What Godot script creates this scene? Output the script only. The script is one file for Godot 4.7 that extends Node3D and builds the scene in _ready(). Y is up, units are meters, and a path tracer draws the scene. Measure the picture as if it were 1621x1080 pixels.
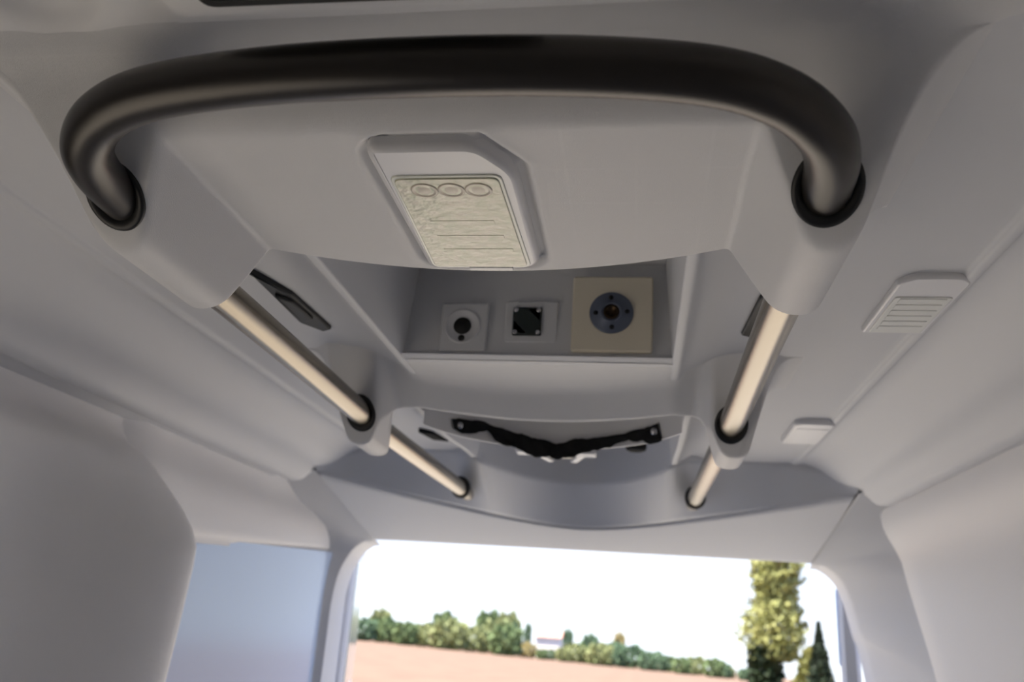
extends Node3D
# Interior of a converted van: moulded headliner console with a grab handle and rails, seen from below.
# Vehicle axes: x right, y up (0 = camera height), -z towards the rear opening. Y0 lifts all of it above the world origin.
const Y0 := 1.9
const DOOR_Z := -0.70     # rear edge of the open sliding door on the left
var M := {}
var rng := RandomNumberGenerator.new()
var used := {}

# ---------------------------------------------------------------- helpers
func V(x: float, y: float, z: float) -> Vector3:
	return Vector3(x, y + Y0, z)

func numbered(called: String) -> String:
	if not used.has(called):
		used[called] = 0
		return called
	used[called] += 1
	return "%s_%03d" % [called, used[called]]

func tag(o: Node3D, label: String, category := "", group := "", kind := "") -> Node3D:
	if label: o.set_meta("label", label)
	if category: o.set_meta("category", category)
	if group: o.set_meta("group", group)
	if kind: o.set_meta("kind", kind)
	return o

func thing(called: String, label: String, category: String, at: Vector3, group := "") -> Node3D:
	var o := Node3D.new()
	o.name = numbered(called)
	add_child(o)
	o.position = at
	tag(o, label, category, group)
	return o

# commits a surface tool whose vertices are in world coordinates as one named mesh; the mesh is moved to its parent's frame
func obj(called: String, st: SurfaceTool, m: Material, parent: Node3D = null, smooth := true) -> MeshInstance3D:
	if smooth:
		st.generate_normals()
	var o := MeshInstance3D.new()
	o.mesh = st.commit()
	o.material_override = m
	if parent == null:
		o.name = numbered(called)
		add_child(o)
	else:
		o.name = called
		parent.add_child(o, true)
		o.position = -_offset(parent)
	return o

func _offset(n: Node3D) -> Vector3:
	var p := Vector3.ZERO
	var k: Node = n
	while k is Node3D and k != self:
		p += (k as Node3D).position
		k = k.get_parent()
	return p

func struct(called: String, st: SurfaceTool, m: Material, label: String, category := "") -> MeshInstance3D:
	var o := obj(called, st, m)
	tag(o, label, category if category else called.get_slice("_", 0), "", "structure")
	return o

func tool() -> SurfaceTool:
	var st := SurfaceTool.new()
	st.begin(Mesh.PRIMITIVE_TRIANGLES)
	return st

func tri(st: SurfaceTool, a: Vector3, b: Vector3, c: Vector3, g := 0) -> void:
	st.set_smooth_group(g)
	st.add_vertex(a)
	st.set_smooth_group(g)
	st.add_vertex(b)
	st.set_smooth_group(g)
	st.add_vertex(c)

func quad(st: SurfaceTool, a: Vector3, b: Vector3, c: Vector3, d: Vector3, g := 0) -> void:
	tri(st, a, b, c, g)
	tri(st, a, c, d, g)

# rows of points -> a smooth surface; front side on the left-hand normal of (u, v)
func sheet(st: SurfaceTool, rows: Array, flip := false, closed := false, g := 0) -> void:
	for j in rows.size() - 1:
		var a: PackedVector3Array = rows[j]
		var b: PackedVector3Array = rows[j + 1]
		var n := a.size() if closed else a.size() - 1
		for i in n:
			var k := (i + 1) % a.size()
			if flip:
				quad(st, a[i], b[i], b[k], a[k], g)
			else:
				quad(st, a[i], a[k], b[k], b[i], g)

# a polyline with rounded corners; always the same number of points for the same number of corners
func rounded(p: Array, r: Array, n := 6) -> PackedVector2Array:
	var out := PackedVector2Array()
	out.append(p[0])
	for i in range(1, p.size() - 1):
		var a: Vector2 = p[i - 1]
		var b: Vector2 = p[i]
		var c: Vector2 = p[i + 1]
		var ra: float = minf(r[i], a.distance_to(b) * 0.49)
		var rc: float = minf(r[i], c.distance_to(b) * 0.49)
		var s: Vector2 = b.move_toward(a, ra)
		var e: Vector2 = b.move_toward(c, rc)
		for k in n:
			var t := k / float(n - 1)
			out.append(s.lerp(b, t).lerp(b.lerp(e, t), t))
	out.append(p[p.size() - 1])
	return out

func chamfered(a: PackedVector2Array, most: float) -> PackedVector2Array:   # adds points so that no step is longer than most
	var out := PackedVector2Array()
	for i in a.size() - 1:
		var n := maxi(1, int(ceil(a[i].distance_to(a[i + 1]) / most)))
		for k in n:
			out.append(a[i].lerp(a[i + 1], k / float(n)))
	out.append(a[a.size() - 1])
	return out

func box(st: SurfaceTool, lo: Vector3, hi: Vector3, bev := 0.0, tf := Transform3D()) -> void:
	# bevelled box, each side its own smooth group
	var c := (lo + hi) / 2
	var h := (hi - lo) / 2
	bev = minf(bev, 0.45 * minf(h.x, minf(h.y, h.z)))
	var k := h - Vector3.ONE * bev
	var g := 1
	for ax in 3:
		for s in [-1.0, 1.0]:
			var u := (ax + 1) % 3
			var v := (ax + 2) % 3
			var q := []
			for uv in [[-1, -1], [1, -1], [1, 1], [-1, 1]]:
				var p := Vector3.ZERO
				p[ax] = s * h[ax]
				p[u] = uv[0] * k[u]
				p[v] = uv[1] * k[v]
				q.append(tf * (c + p))
			if s > 0: quad(st, q[0], q[3], q[2], q[1], g)
			else: quad(st, q[0], q[1], q[2], q[3], g)
			g += 1
	if bev <= 0.0: return
	for ax in 3:           # edges along ax
		var u := (ax + 1) % 3
		var v := (ax + 2) % 3
		for su in [-1.0, 1.0]:
			for sv in [-1.0, 1.0]:
				var q := []
				for e in [[-1, 0], [1, 0], [1, 1], [-1, 1]]:
					var p := Vector3.ZERO
					p[ax] = e[0] * k[ax]
					p[u] = su * (h[u] if e[1] == 0 else k[u])
					p[v] = sv * (k[v] if e[1] == 0 else h[v])
					q.append(tf * (c + p))
				if su * sv > 0: quad(st, q[0], q[3], q[2], q[1], g)
				else: quad(st, q[0], q[1], q[2], q[3], g)
				g += 1
	for sx in [-1.0, 1.0]:
		for sy in [-1.0, 1.0]:
			for sz in [-1.0, 1.0]:
				var a: Vector3 = tf * (c + Vector3(sx * h.x, sy * k.y, sz * k.z))
				var b: Vector3 = tf * (c + Vector3(sx * k.x, sy * h.y, sz * k.z))
				var d: Vector3 = tf * (c + Vector3(sx * k.x, sy * k.y, sz * h.z))
				if sx * sy * sz > 0: tri(st, a, d, b, g)
				else: tri(st, a, b, d, g)
				g += 1

func tube(st: SurfaceTool, path: PackedVector3Array, r: float, sides := 28, caps := true) -> void:
	var rows := []
	var t0 := (path[1] - path[0]).normalized()
	var n := t0.cross(Vector3.UP)
	if n.length() < 0.1: n = t0.cross(Vector3.RIGHT)
	n = n.normalized()
	for i in path.size():
		var t: Vector3 = (path[mini(i + 1, path.size() - 1)] - path[maxi(i - 1, 0)]).normalized()
		n = (n - t * n.dot(t)).normalized()
		var b := t.cross(n)
		var row := PackedVector3Array()
		for k in sides:
			var a := TAU * k / sides
			row.append(path[i] + (n * cos(a) + b * sin(a)) * r)
		rows.append(row)
	sheet(st, rows, false, true)
	if caps:
		for e in [0, rows.size() - 1]:
			var row: PackedVector3Array = rows[e]
			for k in sides:
				var k2 := (k + 1) % sides
				if e == 0: tri(st, path[0], row[k], row[k2], 5)
				else: tri(st, path[e], row[k2], row[k], 6)

# turns a profile (radius, height) round an axis; ex/ey are the two radial directions, so an oblique ellipse is possible
func lathe(st: SurfaceTool, c: Vector3, ex: Vector3, ey: Vector3, n: Vector3, prof: Array, sides := 40, crease := false) -> void:
	for j in prof.size() - 1:
		var rows := []
		for p in [prof[j], prof[j + 1]]:
			var row := PackedVector3Array()
			for k in sides:
				var a := TAU * k / sides
				var rad: Vector2 = p[0] if p[0] is Vector2 else Vector2(p[0], p[0])
				row.append(c + ex * (cos(a) * rad.x) + ey * (sin(a) * rad.y) + n * float(p[1]))
			rows.append(row)
		sheet(st, rows, false, true, (j + 1) if crease else 0)

# an outline (x, z) at height y pushed out along down; top and bottom edges rounded by bev
func slab(st: SurfaceTool, poly: PackedVector2Array, o: Vector3, ex: Vector3, ey: Vector3, n: Vector3, thick: float, bev := 0.0, back := true) -> void:
	var c := Vector2.ZERO
	for p in poly: c += p / poly.size()
	var rows := []
	var steps := [[0.0, 0.0], [0.0, thick - bev], [bev * 0.3, thick - bev * 0.3], [bev, thick]] if bev > 0.0 else [[0.0, 0.0], [0.0, thick]]
	for s in steps:
		var row := PackedVector3Array()
		for i in poly.size():
			var p := poly[i]
			var a := poly[(i + poly.size() - 1) % poly.size()]
			var b := poly[(i + 1) % poly.size()]
			var d := ((p - a).normalized() + (b - p).normalized()).normalized()
			var inw := Vector2(-d.y, d.x)
			if inw.dot(c - p) < 0: inw = -inw
			p += inw * float(s[0])
			row.append(o + ex * p.x + ey * p.y + n * float(s[1]))
		rows.append(row)
	for j in rows.size() - 1:
		sheet(st, [rows[j], rows[j + 1]], false, true, 0 if bev > 0.0 else 1)
	for e in ([0, rows.size() - 1] if back else [rows.size() - 1]):
		var row: PackedVector3Array = rows[e]
		var idx := Geometry2D.triangulate_polygon(poly)
		for k in range(0, idx.size(), 3):
			tri(st, row[idx[k]], row[idx[k + 1]], row[idx[k + 2]], 9 + e)

func round_poly(p: Array, r: Array, n := 6) -> PackedVector2Array:
	var out := PackedVector2Array()
	for i in p.size():
		var a: Vector2 = p[(i + p.size() - 1) % p.size()]
		var b: Vector2 = p[i]
		var c: Vector2 = p[(i + 1) % p.size()]
		var rr: float = r[i] if r.size() > 1 else r[0]
		rr = minf(rr, minf(a.distance_to(b), c.distance_to(b)) * 0.49)
		var s: Vector2 = b.move_toward(a, rr)
		var e: Vector2 = b.move_toward(c, rr)
		for k in n:
			var t := k / float(n - 1)
			out.append(s.lerp(b, t).lerp(b.lerp(e, t), t))
	return out

func spline(pts: Array, each := 8) -> PackedVector3Array:
	var out := PackedVector3Array()
	for i in pts.size() - 1:
		var a: Vector3 = pts[maxi(i - 1, 0)]
		var b: Vector3 = pts[i]
		var c: Vector3 = pts[i + 1]
		var d: Vector3 = pts[mini(i + 2, pts.size() - 1)]
		for k in each:
			out.append(b.cubic_interpolate(c, a, d, k / float(each)))
	out.append(pts[pts.size() - 1])
	return out

func along(xs: Array, ys: Array, x: float) -> float:      # piecewise linear
	if x <= xs[0]: return ys[0]
	for i in xs.size() - 1:
		if x <= xs[i + 1]:
			return lerpf(ys[i], ys[i + 1], (x - xs[i]) / (xs[i + 1] - xs[i]))
	return ys[ys.size() - 1]

func noise_map(freq: float, size: int, as_normal: bool, strength := 1.0, ramp: Gradient = null, sd := 1, type := FastNoiseLite.TYPE_SIMPLEX_SMOOTH) -> NoiseTexture2D:
	var n := FastNoiseLite.new()
	n.seed = sd
	n.noise_type = type
	n.frequency = freq
	n.fractal_octaves = 3
	var t := NoiseTexture2D.new()
	t.width = size
	t.height = size
	t.seamless = true
	t.noise = n
	t.as_normal_map = as_normal
	t.bump_strength = strength
	if ramp: t.color_ramp = ramp
	return t

func mat(c: Color, rough: float, metal := 0.0, spec := 0.5) -> StandardMaterial3D:
	var m := StandardMaterial3D.new()
	m.albedo_color = c
	m.roughness = rough
	m.metallic = metal
	m.metallic_specular = spec
	m.cull_mode = BaseMaterial3D.CULL_DISABLED
	return m

func grained(m: StandardMaterial3D, tex: Texture2D, tile: float, strength: float) -> StandardMaterial3D:
	m.normal_enabled = true
	m.normal_texture = tex
	m.normal_scale = strength
	m.uv1_triplanar = true
	m.uv1_scale = Vector3.ONE / tile
	return m

# ---------------------------------------------------------------- scene
func _ready() -> void:
	rng.seed = 7
	# camera
	var cam := Camera3D.new()
	cam.name = "camera"
	add_child(cam)
	cam.position = V(0.1326, 0, 0)
	cam.basis = Basis(Vector3.UP, deg_to_rad(9.28)) * Basis(Vector3.RIGHT, deg_to_rad(18.65)) * Basis(Vector3.BACK, deg_to_rad(3.93))
	cam.near = 0.02
	cam.far = 2000.0
	var ca := CameraAttributesPhysical.new()
	ca.frustum_focal_length = 12.0 / (540.0 / 1319.3)
	ca.frustum_focus_distance = 0.68
	ca.frustum_near = 0.02
	ca.frustum_far = 2000.0
	ca.exposure_aperture = 6.5
	ca.auto_exposure_enabled = false
	cam.attributes = ca
	cam.current = true
	# sky, sun, exposure
	var sky := ProceduralSkyMaterial.new()
	sky.sky_top_color = Color(0.42, 0.62, 0.95)
	sky.sky_horizon_color = Color(0.93, 0.965, 1.0)
	sky.sky_curve = 0.22
	sky.ground_bottom_color = Color(0.93, 0.965, 1.0)
	sky.ground_horizon_color = Color(0.93, 0.965, 1.0)
	sky.sky_energy_multiplier = 1.0
	sky.ground_energy_multiplier = 1.0
	var we := WorldEnvironment.new()
	we.name = "environment"
	var env := Environment.new()
	env.background_mode = Environment.BG_SKY
	env.sky = Sky.new()
	env.sky.sky_material = sky
	env.tonemap_mode = Environment.TONE_MAPPER_LINEAR
	env.tonemap_exposure = 1.78
	env.sdfgi_enabled = true
	env.ssao_enabled = true
	env.ssil_enabled = true
	we.environment = env
	add_child(we)
	var sun := DirectionalLight3D.new()
	sun.name = "sun"
	sun.light_color = Color(1.0, 0.958, 0.9)
	sun.light_energy = 3.0
	sun.light_angular_distance = 0.6
	sun.shadow_enabled = true
	add_child(sun)
	sun.look_at_from_position(Vector3.ZERO, -Vector3(-0.30, 0.78, 0.22), Vector3.UP)

	materials()
	shell()
	ceiling()
	console()
	rear_trim()
	handle_and_rails()
	lamps()
	sockets()
	strap_and_bracket()
	outside()

func materials() -> void:
	var grain := noise_map(0.16, 512, true, 6.0, null, 3)
	var fine := noise_map(0.05, 512, true, 3.0, null, 5)
	M.plastic = grained(mat(Color(0.86, 0.86, 0.865), 0.42), grain, 0.05, 0.7)
	M.lining = grained(mat(Color(0.90, 0.90, 0.905), 0.5), grain, 0.05, 0.25)
	M.liner = grained(mat(Color(0.815, 0.82, 0.835), 0.55), grain, 0.05, 0.18)
	M.smooth_white = mat(Color(0.87, 0.87, 0.88), 0.3)
	M.wall = grained(mat(Color(0.945, 0.94, 0.94), 0.5), fine, 0.4, 0.08)
	M.gloss = mat(Color(0.76, 0.83, 0.94), 0.14)
	M.handle = grained(mat(Color(0.205, 0.19, 0.175), 0.31, 0.3), grain, 0.03, 0.12)
	M.steel = grained(mat(Color(0.555, 0.525, 0.475), 0.26, 1.0), fine, 0.2, 0.06)
	M.rubber = mat(Color(0.045, 0.045, 0.048), 0.5)
	M.black = mat(Color(0.05, 0.052, 0.055), 0.55)
	M.web = grained(mat(Color(0.035, 0.035, 0.042), 0.9), grain, 0.02, 0.5)
	M.screen = mat(Color(0.05, 0.055, 0.065), 0.3)
	M.cream = mat(Color(0.86, 0.83, 0.76), 0.5)
	M.flange = mat(Color(0.40, 0.43, 0.50), 0.42, 0.5)
	M.bore = mat(Color(0.25, 0.2, 0.15), 0.35, 0.9)
	M.hole = mat(Color(0.02, 0.02, 0.025), 0.7)
	M.board = mat(Color(0.05, 0.11, 0.1), 0.4)
	M.screw = mat(Color(0.75, 0.75, 0.76), 0.25, 1.0)
	M.floor = mat(Color(0.46, 0.46, 0.46), 0.6)
	M.cab = mat(Color(0.55, 0.55, 0.56), 0.7)
	M.shell = mat(Color(0.8, 0.81, 0.83), 0.4)
	M.lens = grained(mat(Color(0.83, 0.83, 0.75), 0.2, 0.0, 0.5), noise_map(0.02, 256, true, 5.0, null, 9), 0.06, 0.3)
	var tint := Gradient.new()
	tint.set_color(0, Color(0.78, 0.80, 0.69))
	tint.set_color(1, Color(0.88, 0.85, 0.78))
	M.lens.albedo_color = Color.WHITE
	M.lens.albedo_texture = noise_map(0.012, 256, false, 1.0, tint, 12)
	M.lens_white = grained(mat(Color(0.88, 0.885, 0.87), 0.3, 0.0, 0.4), noise_map(0.02, 256, true, 5.0, null, 9), 0.06, 0.15)
	M.reflector = mat(Color(0.80, 0.765, 0.70), 0.32)
	M.clear = mat(Color(0.88, 0.89, 0.85), 0.1)

# ---------------------------------------------------------------- the van's shell
func shell() -> void:
	var st := tool()
	box(st, V(-0.9, 0.5, -2.3), V(0.9, 0.54, 1.1))
	struct("ceiling", st, M.shell, "outer roof skin of the van above the headliner", "roof")
	for s in [-1, 1]:
		st = tool()
		box(st, V(minf(s * 0.8, s * 0.86), -1.25, -2.3), V(maxf(s * 0.8, s * 0.86), 0.5, DOOR_Z if s < 0 else 0.15))
		struct("wall_outer_%s" % ("left" if s < 0 else "right"), st, M.shell, "outer body side of the van behind the %s wall lining" % ("left" if s < 0 else "right"), "wall")
	st = tool()
	box(st, V(-0.9, -1.3, -2.3), V(0.9, -1.2, 1.1))
	struct("floor", st, M.floor, "grey load floor of the van", "floor")
	# the cab end, behind the camera: a bulkhead frame with a wide opening, and door openings at both sides
	st = tool()
	box(st, V(-0.9, -1.25, 1.0), V(0.9, 0.5, 1.06))
	struct("wall_front", st, M.cab, "plain partition at the cab end of the van behind the camera", "wall")
	for s in [-1, 1]:
		st = tool()
		box(st, V(minf(s * 0.8, s * 0.86), -1.25, 0.0 if s < 0 else 0.15), V(maxf(s * 0.8, s * 0.86), 0.5, 1.06))
		if s < 0: box(st, V(-0.86, -0.15, DOOR_Z), V(-0.8, 0.5, 0.0))
		if s < 0: box(st, V(-0.8, -1.25, DOOR_Z - 0.03), V(-0.63, 0.5, DOOR_Z))
		else: box(st, V(0.63, -1.25, 0.13), V(0.8, 0.5, 0.16))
		struct("wall_cab_%s" % ("left" if s < 0 else "right"), st, M.cab, "side of the van beyond the %s wall lining, by the sliding door" % ("left" if s < 0 else "right"), "wall")

	st = tool()
	box(st, V(-0.9, 0.195, -2.30), V(0.9, 0.5, -2.26))
	box(st, V(-0.9, -1.25, -2.30), V(-0.655, 0.195, -2.26))
	var jamb := PackedVector2Array([Vector2(0.635, 0.195), Vector2(0.665, 0.03), Vector2(0.70, -0.1), Vector2(0.79, -0.8), Vector2(0.79, -1.25), Vector2(0.9, -1.25), Vector2(0.9, 0.195)])
	slab(st, jamb, V(0, 0, -2.30), Vector3.RIGHT, Vector3.UP, Vector3.BACK, 0.04)
	struct("wall_rear", st, M.shell, "outer body frame of the van round the rear opening", "wall")

	# left wall lining: bulges inwards towards a pillar edge, then steps back to the rear bay
	st = tool()
	var rows := []
	for j in 30:
		var y := lerpf(0.268, -0.5, pow(j / 29.0, 1.3))
		var bulge := 0.14 * smoothstep(0.262, 0.06, y) - 0.02 * smoothstep(0.1, -0.3, y)
		var row := PackedVector3Array()
		var cove := 0.034 * smoothstep(0.195, 0.24, y)
		for z in [DOOR_Z - 0.01, -0.80, -0.84, -0.9, -0.95, -1.0, -1.04, -1.08, -1.11, -1.14, -1.16]:
			row.append(V(-0.64 - cove - 0.005 * smoothstep(0.2, 0.0, y) + bulge * pow(smoothstep(-0.90, -1.17, z), 1.3), y, z))
		var ex := -0.64 - cove - 0.005 * smoothstep(0.2, 0.0, y)
		for e in [[1.0, -1.172], [0.985, -1.18], [0.93, -1.187], [0.7, -1.193], [0.3, -1.2], [0.0, -1.215], [-0.08, -1.24]]:
			row.append(V(ex + bulge * e[0], y, e[1]))
		rows.append(row)
	sheet(st, rows)
	struct("wall_left", st, M.wall, "white left wall lining that swells into a rounded pillar edge", "wall")
	# rear bay of the left wall, above and round the glossy panel
	st = tool()
	rows = []
	for j in 14:
		var y := along([0, 6, 9, 13], [0.285, 0.15, 0.128, 0.108], j)
		var row := PackedVector3Array()
		for i in 22:
			var z := lerpf(-1.02, -2.12, i / 21.0)
			var yy := y + 0.054 * (i / 21.0 - 0.55) * smoothstep(2.0, 10.0, j)
			row.append(V(-0.630 - 0.030 * smoothstep(0.20, 0.25, y) - 0.075 * smoothstep(-1.22, -1.08, z) - 0.010 * smoothstep(0.26, 0.2, y) - 0.006 * smoothstep(0.13, 0.115, y), yy, z))
		rows.append(row)
	sheet(st, rows)
	struct("wall_bay_left", st, M.wall, "plain white strip of the left wall above the glossy panel", "wall")
	st = tool()
	rows = []
	for j in 12:
		var row := PackedVector3Array()
		for i in 24:
			var t := i / 23.0
			row.append(V(lerpf(-0.650, -0.633, t * t), lerpf(0.118 + 0.054 * (t - 0.55), -0.6, j / 11.0), lerpf(-1.02, -2.13, t)))
		rows.append(row)
	sheet(st, rows)
	struct("window_1", st, M.gloss, "glossy bluish white side window panel at the rear of the left wall", "window")

	# right wall lining
	st = tool()
	rows = []
	for j in 30:
		var y := lerpf(0.274, -0.6, pow(j / 29.0, 1.2))
		var row := PackedVector3Array()
		var ze := -1.86 + 0.2 * smoothstep(0.25, -0.15, y)
		var x0 := 0.635 + 0.028 * smoothstep(0.255, 0.16, y)
		for i in 24:
			var z := lerpf(0.15, ze, i / 23.0)
			row.append(V(x0 + 0.012 * sin(i / 23.0 * PI), y, z))
		for e in [[0.002, 0.006], [0.006, 0.012], [0.014, 0.016], [0.03, 0.02]]:
			row.append(V(x0 + e[0], y, ze - e[1]))
		rows.append(row)
	sheet(st, rows, true)
	struct("wall_right", st, M.wall, "plain white right wall lining", "wall")

# ---------------------------------------------------------------- headliner
func side_profile() -> PackedVector2Array:   # x, y from the console edge to the wall
	return rounded([Vector2(0.43, 0.345), Vector2(0.4375, 0.3445), Vector2(0.441, 0.340), Vector2(0.449, 0.3395), Vector2(0.455, 0.3435), Vector2(0.485, 0.337), Vector2(0.528, 0.300), Vector2(0.575, 0.287), Vector2(0.597, 0.262), Vector2(0.619, 0.260), Vector2(0.634, 0.276), Vector2(0.75, 0.250)],
		[0.0, 0.003, 0.003, 0.003, 0.01, 0.03, 0.022, 0.025, 0.01, 0.012, 0.015, 0.0], 6)

func ceiling() -> void:
	for s in [-1, 1]:
		var st := tool()
		var rows := []
		var prof := side_profile()
		for z in [1.02, 0.6, 0.2, 0.0, -0.3, -0.6, -0.9, -1.2, -1.45, -1.6, -1.68, -1.72, -1.745, -1.765, -1.78]:
			var row := PackedVector3Array()
			var e := smoothstep(-1.735, -1.785, z)
			for p in prof:
				row.append(V(s * p.x, lerpf(p.y, maxf(p.y, 0.31), e), z))
			rows.append(row)
		sheet(st, rows, s < 0)
		struct("trim_%d" % (1 if s < 0 else 2), st, M.liner, "moulded %s ceiling edge with long rounded cornice ridges" % ("left" if s < 0 else "right"), "cornice")
	# flat middle of the ceiling over and in front of the console, with its dish, groove and pad
	var st := tool()
	var rows := []
	var zs := []
	var z := -0.398
	while z < -0.2:
		zs.append(z)
		z += 0.005
	for k in [-0.19, -0.1, 0.1, 0.4, 1.02]: zs.append(k)
	for zz in zs:
		var row := PackedVector3Array()
		for i in 131:
			var x := lerpf(-0.432, 0.432, i / 130.0)
			row.append(V(x, front_height(x, zz), zz))
		rows.append(row)
	sheet(st, rows)
	struct("ceiling", st, M.lining, "white moulded ceiling lining in front of the grab handle", "ceiling")

func front_height(x: float, z: float) -> float:
	var y := 0.345
	# pad that carries the dark display
	var a := smoothstep(-0.396, -0.376, z) * smoothstep(-0.172, -0.146, x) * smoothstep(0.172, 0.140, x)
	y -= 0.009 * a
	# groove left of the pad
	y += 0.007 * exp(-pow((x + 0.166) / 0.012, 2.0)) * smoothstep(-0.396, -0.376, z)
	# bead at the right end of the pad
	y -= 0.003 * exp(-pow((x - 0.152) / 0.010, 2.0)) * smoothstep(-0.396, -0.38, z)
	# shallow dish with a raised rim, far left
	var d := Vector2(x + 0.235, (z + 0.355)).length()
	y += 0.009 * smoothstep(0.045, 0.02, d) - 0.0035 * exp(-pow((d - 0.045) / 0.008, 2.0))
	return y

# ---------------------------------------------------------------- the moulded console
func half_rows(prof: PackedVector2Array) -> PackedVector2Array:   # mirror a half profile that starts at x = 0
	var out := PackedVector2Array()
	for i in range(prof.size() - 1, 0, -1):
		out.append(Vector2(-prof[i].x, prof[i].y))
	out.append_array(prof)
	return out

func refine(a: PackedVector2Array, step: float) -> PackedVector2Array:   # finer across the dome lamp's pocket
	var out := PackedVector2Array()
	for i in a.size() - 1:
		var n := 1
		if absf(a[i].x + 0.008) < 0.085: n = maxi(1, int(ceil((a[i + 1].x - a[i].x) / step)))
		for k in n: out.append(a[i].lerp(a[i + 1], k / float(n)))
	out.append(a[a.size() - 1])
	return out

func pocket(x: float, z: float) -> float:     # rounded trough round the dome lamp, with a soft raised rim
	var q := Vector2(absf(x + 0.008), absf(z + 0.583)) - Vector2(0.0515, 0.102) + Vector2(0.02, 0.02)
	var d := Vector2(maxf(q.x, 0), maxf(q.y, 0)).length() + minf(maxf(q.x, q.y), 0.0) - 0.02
	if x > 0.008 and z > -0.53:               # chamfered corner nearest the camera
		d = maxf(d, ((x - 0.020) * 0.036 + (z + 0.481) * 0.024) / 0.0433)
	return (0.007 * exp(-pow((d - 0.0025) / 0.0038, 2.0)) - 0.0012 * exp(-pow((d - 0.0115) / 0.004, 2.0))) * smoothstep(-0.462, -0.474, z) * smoothstep(-0.70, -0.694, z)

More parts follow.
